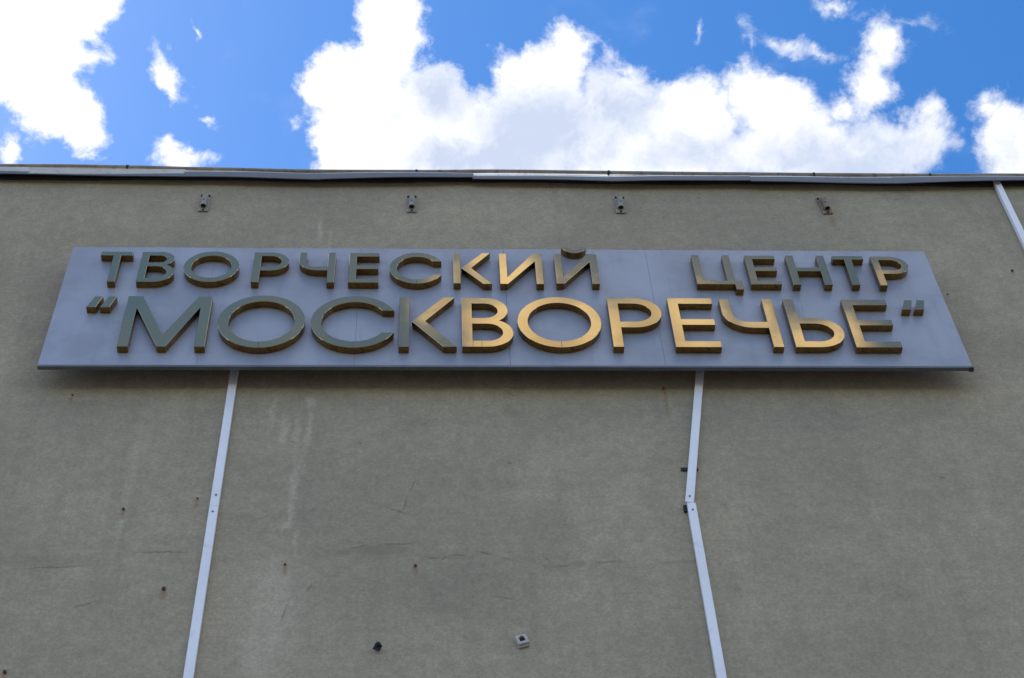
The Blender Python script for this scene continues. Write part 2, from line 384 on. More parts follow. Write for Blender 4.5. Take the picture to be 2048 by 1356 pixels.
def bronze_material():
    m, N, b = material('polished_bronze')
    co = objco(N)
    n1 = N.noise(co, 3.0, 4.0, 0.6)
    n2 = N.noise(co, 26.0, 7.0, 0.7, 0.6)
    c = N.mix(N.ramp(n1, 0.3, 0.7), (0.52, 0.355, 0.155, 1), (0.48, 0.345, 0.165, 1))
    c = N.mix(N.ramp(n2, 0.66, 0.86, 0.0, 0.16), c, (0.34, 0.20, 0.08, 1))
    N.put(b.inputs['Base Color'], c)
    N.put(b.inputs['Metallic'], 1.0)
    N.put(b.inputs['Roughness'], N.ramp(n2, 0.50, 0.85, 0.06, 0.12))
    b.inputs['Coat Weight'].default_value = 0.35
    b.inputs['Coat Roughness'].default_value = 0.08
    lo = N.noise(co, 1.7, 2.0, 0.5)
    h = lo
    bump(N, b, h, 0.5, 0.0035)
    return m


def board_material():
    m, N, b = material('matt_aluminium_panel')
    co = objco(N)
    s = N.node('ShaderNodeSeparateXYZ', {0: co})
    p = N.comb(s.outputs[0], s.outputs[2])
    n1 = N.noise(p, 1.3, 5.0, 0.6)
    st = N.noise(N.vm('MULTIPLY', p, (9.0, 0.8, 1)), 1.0, 6.0, 0.6)
    sp = N.noise(p, 14.0, 7.0, 0.7)
    c = N.mix(N.ramp(n1, 0.35, 0.65), (0.305, 0.305, 0.345, 1), (0.385, 0.385, 0.430, 1))
    c = N.mix(N.ramp(st, 0.52, 0.76, 0.0, 0.30), c, (0.21, 0.22, 0.255, 1))
    c = N.mix(N.ramp(sp, 0.66, 0.8, 0.0, 0.4), c, (0.18, 0.18, 0.20, 1))
    # drips below the letters
    dr = N.ramp(N.blobs(N.vm('ADD', p, N.vm('SCALE', N.vm('SUBTRACT', N.noise(p, 12.0, 3.0, 0.5, color=True), (0.5, 0.5, 0.5)), 0.03)), DRIPS), 0.0, 0.9, 0.0, 0.45)
    c = N.mix(dr, c, (0.22, 0.19, 0.17, 1))
    N.put(b.inputs['Base Color'], c)
    N.put(b.inputs['Metallic'], 0.25)
    N.put(b.inputs['Roughness'], N.ramp(sp, 0.3, 0.8, 0.42, 0.55))
    bump(N, b, N.noise(p, 2.0, 2.0, 0.5), 0.25, 0.006)
    return m


M = {}
M['wall'] = wall_material()
M['bronze'] = bronze_material()
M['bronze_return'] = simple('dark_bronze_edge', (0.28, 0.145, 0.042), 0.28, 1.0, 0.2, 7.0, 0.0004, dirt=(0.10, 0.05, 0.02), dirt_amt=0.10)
M['board'] = board_material()
M['board_edge'] = simple('panel_cut_edge', (0.13, 0.135, 0.15), 0.5, 0.3)
M['steel'] = simple('dull_steel', (0.16, 0.16, 0.16), 0.55, 0.6, dirt=(0.12, 0.07, 0.04), dirt_amt=0.1)
M['sheet'] = simple('galvanised_sheet', (0.50, 0.46, 0.40), 0.45, 0.2, 0.18, 4.0, dirt=(0.26, 0.22, 0.18), dirt_amt=0.10)
M['sheet_bright'] = simple('bright_tin', (0.84, 0.83, 0.80), 0.3, 0.4, 0.06, 4.0)
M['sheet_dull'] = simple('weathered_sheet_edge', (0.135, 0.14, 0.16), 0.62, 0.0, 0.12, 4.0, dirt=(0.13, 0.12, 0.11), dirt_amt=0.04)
M['pipe'] = simple('brown_painted_tube', (0.31, 0.255, 0.20), 0.5, 0.0, 0.2, 5.0, dirt=(0.11, 0.07, 0.05), dirt_amt=0.12)
M['clamp'] = simple('dark_clamp', (0.05, 0.05, 0.05), 0.6, 0.4)
M['pvc'] = simple('white_plastic_trunking', (0.90, 0.85, 0.86), 0.34, 0.0, 0.03, 1.5, dirt=(0.62, 0.61, 0.60), dirt_amt=0.02)
M['screw'] = simple('dull_screw', (0.16, 0.16, 0.18), 0.5, 0.5)
M['plate'] = simple('painted_plate', (0.34, 0.305, 0.25), 0.85, 0.0, 0.2, 18.0, 0.001, dirt=(0.14, 0.10, 0.07), dirt_amt=0.08)
M['plate_rusty'] = simple('rusting_plate', (0.33, 0.235, 0.18), 0.75, 0.0, 0.25, 18.0, 0.001, dirt=(0.13, 0.065, 0.035), dirt_amt=0.20)
M['rust'] = simple('rusty_iron', (0.12, 0.05, 0.025), 0.85, 0.0, 0.3, 60.0, 0.001)
M['black_iron'] = simple('blackened_iron', (0.025, 0.023, 0.02), 0.7, 0.3, 0.3, 50.0)
M['ceramic'] = simple('chipped_white_block', (0.50, 0.47, 0.42), 0.7, 0.0, 0.1, 40.0, dirt=(0.3, 0.2, 0.15), dirt_amt=0.08)
M['roof'] = simple('roofing_felt', (0.10, 0.10, 0.10), 0.9, 0.0, 0.2, 3.0)
M['shade_dark'] = simple('near_black_shade', (0.022, 0.021, 0.019), 0.9, 0.0, 0.2, 9.0)  # near-black that darkens the recesses under the flashing and behind the sign
M['asphalt'] = simple('asphalt', (0.075, 0.075, 0.075), 0.9, 0.0, 0.2, 1.0, 0.003)
M['paving'] = simple('concrete_paving', (0.17, 0.165, 0.155), 0.85, 0.0, 0.15, 2.0, 0.002)
M['soil'] = simple('dry_ground', (0.085, 0.085, 0.06), 0.95, 0.0, 0.3, 0.3, 0.01)

# ------------------------------------------------------------------ ground
g = MB(); g.add([(-1500, -1500, 0), (1500, -1500, 0), (1500, 1500, 0), (-1500, 1500, 0)], [(0, 1, 2, 3)])
tag(g.build('ground', M['soil']), kind='structure')
g = MB(); g.box(-60, -7.0, 0.0, 60, -0.002, 0.13)
tag(g.build('pavement', M['paving']), kind='structure')
g = MB(); g.add([(-60, -19, .004), (60, -19, .004), (60, -7.004, .004), (-60, -7.004, .004)], [(0, 1, 2, 3)])
tag(g.build('road', M['asphalt']), kind='structure')

# ------------------------------------------------------------------ building
BX0, BX1, BY1, TOP = -15.0, 17.0, 14.0, 14.64
bld = tag(empty('building', (0, 0, 0)), 'tall plain building with grey cement rendered wall rising to the roof edge', 'building')


def wall_height(x, z):
    """slow unevenness of hand-trowelled render, a few millimetres"""
    return 0.0035 * (math.sin(x * 1.7 + 0.6 * math.sin(z * 1.1)) * math.cos(z * 1.3 + x * 0.4) +
                     0.6 * math.sin(x * 4.1 + z * 2.3) * math.sin(z * 3.7 - x * 1.9))


vs, fs = [], []
xs = [BX0 + (BX1 - BX0) * i / 400 for i in range(401)]
zs = [0.13 + (TOP - 0.13) * j / 190 for j in range(191)]
for z in zs:
    for x in xs:
        vs.append((x, -wall_height(x, z), z))
nx = len(xs)
for j in range(len(zs) - 1):
    for i in range(nx - 1):
        a = j * nx + i
        fs.append((a, a + 1, a + nx + 1, a + nx))
g = MB(); g.add(vs, fs)
g.build('wall', M['wall'], bld, smooth=60)
g = MB()
g.box(BX0, 0.02, 0, BX0 + 0.3, BY1, TOP)
g.build('wall', M['wall'], bld)
g = MB(); g.box(BX1 - 0.3, 0.02, 0, BX1, BY1, TOP)
g.build('wall', M['wall'], bld)
g = MB(); g.box(BX0 + 0.302, BY1 - 0.3, 0, BX1 - 0.302, BY1, TOP)
g.build('wall', M['wall'], bld)
g = MB(); g.box(BX0 + 0.31, 0.03, TOP - 0.4, BX1 - 0.31, BY1 - 0.31, TOP - 0.1)
g.build('roof', M['roof'], bld)
# upstand behind the metal flashing
g = MB(); g.box(BX0, 0.006, TOP - 0.5, BX1, 0.30, TOP - 0.005)
g.build('parapet', M['wall'], bld)

# flashing sheets: x0, bottom, fold, top at the left end, then the same at the right end, outward tilt of the upper face
SHEETS = [
    (-15.0, 14.560, 14.62, 14.67, -12.3, 14.55, 14.62, 14.67),
    (-12.31, 14.548, 14.61, 14.67, -9.6, 14.555, 14.62, 14.67),
    (-9.61, 14.560, 14.62, 14.67, -6.9, 14.55, 14.62, 14.67),
    (-6.91, 14.555, 14.61, 14.67, -4.8, 14.565, 14.62, 14.675),
    (-4.81, 14.570, 14.635, 14.70, -3.540, 14.556, 14.595, 14.690),
    (-3.555, 14.557, 14.562, 14.695, -2.175, 14.531, 14.580, 14.665),
    (-2.186, 14.540, 14.615, 14.665, -0.95, 14.513, 14.610, 14.655),
    (-0.961, 14.514, 14.605, 14.655, 0.415, 14.566, 14.625, 14.668),
    (0.406, 14.541, 14.588, 14.668, 1.670, 14.515, 14.578, 14.655),
    (1.656, 14.506, 14.576, 14.660, 2.945, 14.545, 14.618, 14.655),
    (2.935, 14.523, 14.598, 14.655, 4.270, 14.511, 14.612, 14.660),
    (4.256, 14.506, 14.610, 14.660, 5.90, 14.600, 14.640, 14.675),
    (5.89, 14.56, 14.62, 14.67, 8.6, 14.55, 14.62, 14.67),
    (8.59, 14.555, 14.61, 14.67, 11.3, 14.56, 14.62, 14.67),
    (11.29, 14.56, 14.62, 14.67, 14.1, 14.55, 14.62, 14.67),
    (14.09, 14.55, 14.61, 14.67, 17.0, 14.56, 14.62, 14.67)]
for k, (x0, b0, m0, t0, x1, b1, m1, t1) in enumerate(SHEETS):
    n = 10
    off = -0.001 * (k % 2) * 3
    vs, fs = [], []
    rnd = random.Random(k * 13 + 5)
    ph, am = rnd.uniform(0, 6), rnd.uniform(0.002, 0.006)
    prof_n = 0
    for i in range(n + 1):
        u = i / n
        x = x0 + (x1 - x0) * u
        zb, zm, zt = b0 + (b1 - b0) * u, m0 + (m1 - m0) * u, t0 + (t1 - t0) * u
        wv = am * math.sin(ph + u * 5.0)
        y = -0.088 + off + wv
        ytop = y + (zt - zm) * (0.12 if k in (4, 5) else 0.42)
        prof = [(y + 0.012, zb + 0.006), (y, zb), (y, zm), (ytop, zt), (0.34, zt + 0.012),
                (0.34, zt + 0.010), (ytop + 0.002, zt - 0.002), (y + 0.002, zm - 0.001), (y + 0.002, zb + 0.002), (y + 0.012, zb + 0.008)]
        prof_n = len(prof)
        vs += [(x, a, c) for a, c in prof]
    for i in range(n):
        for j in range(prof_n):
            a, c = i * prof_n + j, i * prof_n + (j + 1) % prof_n
            fs.append((a, a + prof_n, c + prof_n, c))
    fs.append(tuple(range(prof_n)))
    fs.append(tuple(range(n * prof_n, (n + 1) * prof_n))[::-1])
    g = MB(); g.add(vs, fs)
    so = g.build('flashing_sheet', M['sheet_bright' if k in (8, 9, 10) else 'sheet'], bld, smooth=25)
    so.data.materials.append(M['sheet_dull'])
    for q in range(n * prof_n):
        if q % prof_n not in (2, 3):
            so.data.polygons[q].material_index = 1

# near-black strip added behind the sheets, its colour standing in for deep recess shade
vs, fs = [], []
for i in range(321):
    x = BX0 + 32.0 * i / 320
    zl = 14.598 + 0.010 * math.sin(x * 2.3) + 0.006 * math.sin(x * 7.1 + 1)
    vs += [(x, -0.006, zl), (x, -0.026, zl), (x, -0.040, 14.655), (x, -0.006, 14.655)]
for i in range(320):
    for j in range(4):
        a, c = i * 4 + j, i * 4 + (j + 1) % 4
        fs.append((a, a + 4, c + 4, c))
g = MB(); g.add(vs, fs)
g.build('recess_shade_strip', M['shade_dark'], bld)

# tube running along the roof edge
pipe = tag(empty('roof_edge_tube', (0, -0.07, 14.67)), 'thin brown metal tube running along the very top of the wall above the flashing', 'pipe')
PP = [(-15.0, 14.70), (-9.0, 14.695), (-5.0, 14.708), (-4.0, 14.712), (-3.83, 14.712), (-3.265, 14.716), (-2.7, 14.705), (-2.05, 14.684), (-0.97, 14.657), (-0.1, 14.662),
      (0.66, 14.681), (1.65, 14.671), (2.49, 14.664), (3.54, 14.662), (4.62, 14.664), (5.5, 14.678), (9.0, 14.68), (17.0, 14.68)]


def pz(x):
    for (a, za), (b, zb) in zip(PP, PP[1:]):
        if a <= x <= b:
            u = (x - a) / (b - a)
            u = u * u * (3 - 2 * u)
            return za + (zb - za) * u
    return PP[-1][1]


vs, fs = [], []
NS, NR = 160, 12
for i in range(NS + 1):
    x = -15 + 32 * i / NS
    for k in range(NR):
        a = 2 * math.pi * k / NR
        vs.append((x, math.cos(a) * 0.0180, pz(x) + 0.012 + math.sin(a) * 0.0180 - 14.67))
for i in range(NS):
    for k in range(NR):
        a, b_ = i * NR + k, i * NR + (k + 1) % NR
        fs.append((a, a + NR, b_ + NR, b_))
g = MB(); g.add(vs, fs)
g.build('tube', M['pipe'], pipe, smooth=60)
for x in (-10.2, -7.1, -5.0, -2.70, -0.10, 1.65, 3.54, 4.62, 7.1, 9.6, 12.2):
    g = MB()
    z = pz(x) + 0.012 - 14.67
    g.tube((x - 0.010, 0, z), (x + 0.010, 0, z), 0.0225, 14)
    g.tube((x, 0.004, z - 0.012), (x, 0.035, z - 0.055), 0.005, 8)
    g.build('clamp', M['clamp'], pipe, smooth=40)

# ------------------------------------------------------------------ sign board
SX0, SX1, SZ0, SZ1, SY = -2.915, 4.198, 11.641, 13.228, -0.200
sign = tag(empty('wall_sign', (0, 0, SZ0)),
           'long pale grey wall sign with two rows of bronze Cyrillic letters', 'sign')


def sloc(x, y, z):
    return (x, y, z - SZ0)


SEAMS = [SX0, -1.737, -0.552, 0.634, 1.822, 3.010, SX1]
for k, (a, b_) in enumerate(zip(SEAMS, SEAMS[1:])):
    g = MB()
    gap = 0.0010 if k in (2, 3) else 0.0004
    dy = (-0.0006, 0.0003, 0.0008, -0.0008, 0.0, 0.0006)[k]
    g.box(a + (gap if k else 0), SY + dy, 0.004, b_ - (gap if k < 5 else 0), SY + 0.004, SZ1 - SZ0, bev=0.0006)
    g.build('panel', M['board'], sign)
g = MB(); g.box(SX0 + 0.024, SY + 0.0045, 0.01, SX1 - 0.024, SY + 0.0075, SZ1 - SZ0 - 0.01); g.build('bounce_blocker', M['shade_dark'], sign)  # dark sheet added behind the panels to cut bounced light in the gap
# edge trims, bottom one shows as a dark grey line
g = MB(); g.box(SX0, SY - 0.003, -0.020, SX1 + 0.004, SY + 0.030, 0.0025, bev=0.0015); g.build('bottom_trim', M['board_edge'], sign)
g = MB(); g.box(SX1 - 0.028, SY - 0.005, -0.027, SX1 + 0.008, SY + 0.034, -0.010, bev=0.002); g.build('trim_end_cap', M['clamp'], sign)
g = MB(); g.box(SX0 + 0.002, SY + 0.006, 0.004, SX0 + 0.022, SY + 0.030, SZ1 - SZ0 - 0.004); g.build('side_trim', M['board_edge'], sign)
g = MB(); g.box(SX1 - 0.022, SY + 0.006, 0.004, SX1 - 0.002, SY + 0.030, SZ1 - SZ0 - 0.004); g.build('side_trim', M['board_edge'], sign)
for z in (0.30, 0.65, 1.05, 1.50):
    g = MB(); g.box(SX0 + 0.03, SY + 0.008, z, SX1 - 0.03, SY + 0.048, z + 0.04); g.build('frame_rail', M['steel'], sign)
for x in (-2.6, -1.4, -0.2, 1.0, 2.4, 3.8):
    for z in (0.30, 0.65, 1.05, 1.50):
        g = MB(); g.box(x, SY + 0.050, z + 0.004, x + 0.035, -0.008, z + 0.036)
        g.build('standoff', M['steel'], sign)


# --- letter outlines, metres on the face of the board
def arc(cx, cy, rx, ry, a0, a1, n=22):
    return [(cx + rx * math.cos(R_(a0 + (a1 - a0) * i / n)), cy + ry * math.sin(R_(a0 + (a1 - a0) * i / n))) for i in range(n + 1)]


def T_(x0, x1, sx0, sx1, z0, z1, th):
    return [[(sx0, z0), (sx1, z0), (sx1, z1 - th), (x1, z1 - th), (x1, z1), (x0, z1), (x0, z1 - th), (sx0, z1 - th)]]


def P_(x0, x1, z0, z1, zb, t, th):
    r = (z1 - zb) / 2
    ri = r - th
    cy = (z1 + zb) / 2
    rx = min(r * 1.12, (x1 - x0) * 0.55)
    rxi = rx - t
    o = [(x0, z0), (x0 + t, z0), (x0 + t, zb)] + arc(x1 - rx, cy, rx, r, -90, 90) + [(x0, z1)]
    i = [(x0 + t, zb + th)] + arc(x1 - rx, cy, rxi, ri, -90, 90) + [(x0 + t, z1 - th)]
    return [o, i]


def SOFT_(x0, x1, z0, z1, zb, t, th):
    r = (zb - z0) / 2
    ri = r - th
    cy = (z0 + zb) / 2
    rx = min(r * 1.12, (x1 - x0) * 0.55)
    o = [(x0, z0)] + arc(x1 - rx, cy, rx, r, -90, 90) + [(x0 + t, zb), (x0 + t, z1), (x0, z1)]
    i = [(x0 + t, z0 + th)] + arc(x1 - rx, cy, rx - t, ri, -90, 90) + [(x0 + t, zb - th)]
    return [o, i]


def B_(x0, xu, xl, z0, z1, zw, t, th):
    h = th / 2
    rl, ru = (zw + h * 0.7 - z0) / 2, (z1 - (zw - h * 0.7)) / 2
    cl, cu = z0 + rl, z1 - ru
    rxl, rxu = rl * 1.12, ru * 1.12
    # lobes cross at the waist
    lo = [p for p in arc(xl - rxl, cl, rxl, rl, -90, 90) if p[1] <= zw]
    up = [p for p in arc(xu - rxu, cu, rxu, ru, -90, 90) if p[1] > zw]
    ylo = math.sqrt(max(0, 1 - ((zw - cl) / rl) ** 2)) * rxl + xl - rxl
    yup = math.sqrt(max(0, 1 - ((zw - cu) / ru) ** 2)) * rxu + xu - rxu
    o = [(x0, z0)] + lo + [((ylo + yup) / 2, zw)] + up + [(x0, z1)]
    hl = (zw - h - z0 - th) / 2
    hu = (z1 - th - zw - h) / 2
    i1 = [(x0 + t, z0 + th)] + arc(xl - t - hl * 1.1, z0 + th + hl, hl * 1.1, hl, -90, 90) + [(x0 + t, zw - h)]
    i2 = [(x0 + t, zw + h)] + arc(xu - t - hu * 1.1, zw + h + hu, hu * 1.1, hu, -90, 90) + [(x0 + t, z1 - th)]
    return [o, i1, i2]


def O_(cx, cy, r, t, ry=None):
    ry = ry or r
    return [arc(cx, cy, r, ry, 0, 352, 44)[:], arc(cx, cy, r - t, ry - t * 0.97, 0, 352, 44)[:]]


def C_(cx, cy, r, t, dz):
    a = math.degrees(math.asin(dz / r))
    b_ = math.degrees(math.asin(dz / (r - t)))
    return [arc(cx, cy, r, r, a, 360 - a, 44) + arc(cx, cy, r - t, r - t, 360 - b_, b_, 44)]


def E_(x0, x1, xm, z0, z1, m0, m1, t, th):
    return [[(x0, z0), (x1, z0), (x1, z0 + th), (x0 + t, z0 + th), (x0 + t, m0), (xm, m0), (xm, m1), (x0 + t, m1), (x0 + t, z1 - th), (x1, z1 - th), (x1, z1), (x0, z1)]]


def CH_(x0, x1, z0, z1, m0, m1, t):
    r = (z1 - m0) * 0.52
    o = [(x1 - t, z0), (x1, z0), (x1, z1), (x1 - t, z1), (x1 - t, m1)]
    ri = r - (m1 - m0)
    o += [(x0 + t + ri * 0.9, m1)] + arc(x0 + t + ri * 0.9, m1 + ri, ri * 0.9, ri, 270, 180, 10)[1:] + [(x0 + t, z1), (x0, z1)]
    o += arc(x0 + r * 1.15, m0 + r, r * 1.15, r, 180, 270, 14) + [(x1 - t, m0)]
    return [o]


def I_(x0, x1, z0, z1, t, k):
    return [[(x0, z0), (x0 + t, z0), (x1 - t, z1 - k), (x1 - t, z0), (x1, z0), (x1, z1), (x1 - t - 0.014, z1), (x0 + t, z0 + k * 0.88), (x0 + t, z1), (x0, z1)]]


def ARM_(tip, t0, t1, inner, z0, z1, b0, b1):
    return [[tip, (b0, z0), (b1, z0), inner, (t1, z1), (t0, z1)]]


A0, A1, AT, AH = 12.648, 13.072, 0.060, 0.052
B0, B1, BT, BH = 11.799, 12.442, 0.081, 0.076
rect = lambda a, b_, c, e: [[(a, c), (b_, c), (b_, e), (a, e)]]


def breve():
    cx, ztop = 1.2165, 13.172
    o = arc(cx, ztop + 0.022, 0.108, 0.112, 193, 347, 16)
    i = arc(cx, ztop + 0.022, 0.062, 0.062, 340, 200, 12)
    return [o + i]


FACE_Y, BACK_Y = -0.262, SY - 0.0015


def glyph(loops, mat, name='letter', parent=None, tilt=(0, 0), lab=None):
    allp = [p for lp in loops for p in lp]
    cx = (min(p[0] for p in allp) + max(p[0] for p in allp)) / 2
    z0 = min(p[1] for p in allp)
    cu = bpy.data.curves.new('outline', 'CURVE')
    cu.dimensions = '2D'
    cu.fill_mode = 'BOTH'
    bev = 0.0016
    cu.extrude = (BACK_Y - FACE_Y) / 2 - bev
    cu.bevel_depth = bev
    cu.bevel_resolution = 0
    cu.offset = -bev
    for lp in loops:
        clean = []
        for p in lp:
            if not clean or (abs(p[0] - clean[-1][0]) + abs(p[1] - clean[-1][1])) > 1e-5:
                clean.append(p)
        if abs(clean[0][0] - clean[-1][0]) + abs(clean[0][1] - clean[-1][1]) < 1e-5:
            clean.pop()
        sp = cu.splines.new('POLY')
        sp.points.add(len(clean) - 1)
        for q, p in zip(sp.points, clean):
            q.co = (p[0] - cx, p[1] - z0, 0, 1)
        sp.use_cyclic_u = True
    tmp = bpy.data.objects.new('outline', cu)
    me = bpy.data.meshes.new_from_object(tmp)
    bpy.data.objects.remove(tmp)
    me.transform(Matrix.Rotation(R_(90), 4, 'X'))
    me.materials.clear()
    me.materials.append(mat)
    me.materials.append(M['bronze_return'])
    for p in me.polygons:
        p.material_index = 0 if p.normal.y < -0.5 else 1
    me.shade_smooth()
    me.set_sharp_from_angle(angle=R_(30))
    me.name = name
    o = link(name, me, parent, None)
    px_, py_, pz_ = (0, 0, SZ0)
    base = Vector((cx, (FACE_Y + BACK_Y) / 2, z0))
    if parent is sign:
        o.location = sloc(base.x, base.y, base.z)
        o.rotation_euler = (R_(tilt[0]), 0, R_(tilt[1]))
        o['_base'] = tuple(base)
    else:
        pb = Vector(parent['_base'])
        o.location = base - pb
    if lab:
        o['label'] = lab
    return o


up = 'small bronze letter {} in the upper row'
LET = []
def L(loops, lab, tilt=(0, 0), name='letter', parent=sign):
    o = glyph(loops, M['bronze'], name, parent, tilt, lab)
    LET.append(o)
    return o


L(T_(-2.652, -2.397, -2.549, -2.487, A0, A1, 0.054), 'small letter Т at the left end of the upper row', (0.1, 0.15))
L(B_(-2.319, -2.052, -2.036, A0, A1, 12.893, AT, AH), 'small letter В in the upper row', (0, -0.1))
o1 = L(O_(-1.744, 12.866, 0.222, 0.062, 0.218), 'small round letter О in the upper row', (-0.1, 0))
L(P_(-1.410, -1.124, A0, A1, 12.812, AT, AH), 'first small letter Р in the upper row', (0, 0.1))
L(CH_(-1.042, -0.748, A0, A1, 12.818, 12.870, AT), 'small letter Ч in the upper row', (0.1, 0))
L(E_(-0.635, -0.392, -0.397, A0, A1, 12.839, 12.890, AT, AH), 'first small letter Е in the upper row')
o2 = L(C_(-0.084, 12.858, 0.221, 0.060, 0.095), 'small letter С with a golden patch low on its curve')
k1 = L(rect(0.212, 0.270, 12.642, A1 + .002), 'small letter К of the upper row with a gap before its golden arm', (0.2, -0.3))
L(ARM_((0.278, 12.858), 0.450, 0.517, (0.357, 12.860), 12.634, A1 + .002, 0.454, 0.522), None, name='letter_arm', parent=k1)
L(I_(0.589, 0.942, 12.636, A1, AT, 0.108), 'small golden letter И in the upper row')
k2 = L(I_(1.044, 1.394, 12.642, A1 - .002, AT, 0.108), 'small letter Й in the upper row, right leg grey', (0.15, 0.3))
L(breve(), None, name='breve', parent=k2)
L([[(2.187, 12.645), (2.498, 12.645), (2.498, 12.573), (2.558, 12.573), (2.558, 12.698), (2.501, 12.698), (2.501, 13.066), (2.442, 13.066), (2.442, 12.698), (2.247, 12.698), (2.247, 13.066), (2.187, 13.066)]],
  'small grey-looking letter Ц in the upper row', (0, 0.1))
L(E_(2.630, 2.880, 2.872, 12.645, 13.062, 12.836, 12.886, AT, AH), 'small grey-looking letter Е between Ц and Н', (0, -0.1))
L([[(2.974, 12.642), (3.037, 12.642), (3.037, 12.837), (3.233, 12.837), (3.233, 12.642), (3.296, 12.642), (3.296, 13.064), (3.233, 13.064), (3.233, 12.890), (3.037, 12.890), (3.037, 13.064), (2.974, 13.064)]],
  'small letter Н in the upper row', (0.1, 0))
L(T_(3.367, 3.624, 3.461, 3.524, 12.643, 13.063, 0.052), 'small letter Т second from the right in the upper row', (-0.2, 0.2))
L(P_(3.688, 3.983, 12.636, 13.058, 12.803, AT, AH), 'small letter Р at the right end of the upper row', (-0.3, 0.3))

qm = 'opening quotation mark at the left end of the lower row'
L([[(-2.654, 12.300), (-2.582, 12.300), (-2.544, 12.445), (-2.606, 12.445)]], 'left stroke of the opening quotation mark', name='quotation_mark')
L([[(-2.550, 12.300), (-2.476, 12.300), (-2.438, 12.445), (-2.502, 12.445)]], 'right stroke of the opening quotation mark', name='quotation_mark')
L([[(-2.344, 11.793), (-2.263, 11.793), (-2.263, 12.301), (-2.046, 11.793), (-1.982, 11.793), (-1.770, 12.305), (-1.765, 11.793), (-1.686, 11.793), (-1.690, 12.448), (-1.798, 12.448), (-2.019, 11.945), (-2.235, 12.448), (-2.346, 12.448)]],
  'large letter М in the lower row', (0, 0.1))
o3 = L(O_(-1.282, 12.122, 0.335, BT, 0.341), 'large ring letter О in the lower row, dull bronze', (0.1, 0))
o4 = L(C_(-0.563, 12.122, 0.338, BT, 0.143), 'large letter С in the lower row')
k3 = L(rect(-0.218, -0.139, 11.797, 12.444), 'large letter К with a gap before its arm', (0.1, -0.1))
L(ARM_((-0.118, 12.122), 0.128, 0.216, (-0.016, 12.130), 11.797, 12.443, 0.126, 0.227), None, name='letter_arm', parent=k3)
o5 = L(B_(0.270, 0.634, 0.668, B0, 12.440, 12.134, BT, BH), 'large golden letter В in the lower row')
o6 = L(O_(1.033, 12.124, 0.329, BT, 0.332), 'large golden ring letter О in the lower row')
L(P_(1.432, 1.850, 11.801, 12.447, 12.053, BT, BH), 'large golden letter Р in the lower row')
L(E_(1.914, 2.270, 2.258, 11.800, 12.446, 12.088, 12.165, BT, BH), 'large golden letter Е right after Р')
L(CH_(2.331, 2.756, 11.804, 12.441, 12.051, 12.131, BT), 'large letter Ч in the lower row', (0, 0.1))
L(SOFT_(2.848, 3.260, 11.802, 12.438, 12.186, BT, BH), 'large golden soft sign Ь in the lower row')
L(E_(3.320, 3.680, 3.670, 11.801, 12.436, 12.088, 12.162, BT, BH), 'large letter Е at the end of the lower row', (0, -0.2))
L([[(3.789, 12.302), (3.860, 12.302), (3.897, 12.431), (3.834, 12.431)]], 'left stroke of the closing quotation mark', name='quotation_mark')
L([[(3.888, 12.302), (3.967, 12.302), (3.998, 12.431), (3.935, 12.431)]], 'right stroke of the closing quotation mark', name='quotation_mark')

# soldered joints in the faces of the round letters
for o, (x, z0_, z1_) in ((o3, (-1.282, 11.783, 11.861)), (o6, (1.033, 11.794, 11.871)), (o4, (-0.563, 11.786, 11.864)), (o2, (-0.084, 12.640, 12.697)), (o1, (-1.744, 12.650, 12.709)),
                         (o5, (0.42, 11.801, 11.873)), (o5, (0.352, 11.802, 11.873))):
    bx = Vector(o['_base'])
    g = MB(); g.box(x - 0.0016, FACE_Y - 0.0005, z0_ + 0.003, x + 0.0016, FACE_Y + 0.003, z1_ - 0.003)
    g.v = [(a - bx.x, b_ - bx.y, c - bx.z) for a, b_, c in g.v]
    g.build('joint', M['rust'], o)
for o in LET:
    if '_base' in o:
        del o['_base']


# ------------------------------------------------------------------ cable trunking
def trunking(name, label, pts, screws, joints_gap=0.002, w=0.062, dep=0.040):
    """pts: list of segments ((x, z) top, (x, z) bottom)"""
    e = tag(empty(name, (pts[-1][1][0], 0, 0.13)), label, 'cable trunking', 'white cable trunkings on the wall')
    ox, oz = pts[-1][1][0], 0.13
    for k, ((xa, za), (xb, zb)) in enumerate(pts):
        a, b_ = Vector((xa, 0, za)), Vector((xb, 0, zb))
        dd = (b_ - a)
        ln = dd.length
        ang = math.atan2(dd.x, -dd.z)
        mt = Matrix.Translation((xa - ox, 0, za - oz)) @ Matrix.Rotation(-ang, 4, 'Y')
        g = MB()
        g.box(-w / 2, -dep - 0.001 * k, -ln + joints_gap, w / 2, -0.006, 0, mat=mt, bev=0.0025)
        g.build('cover', M['pvc'], e)
    for (x, z) in screws:
        g = MB(); g.tube((x - ox, -dep - 0.0005, z - oz), (x - ox, -dep - 0.006, z - oz), 0.0075, 10)
        g.build('screw', M['screw'], e, smooth=40)
    return e


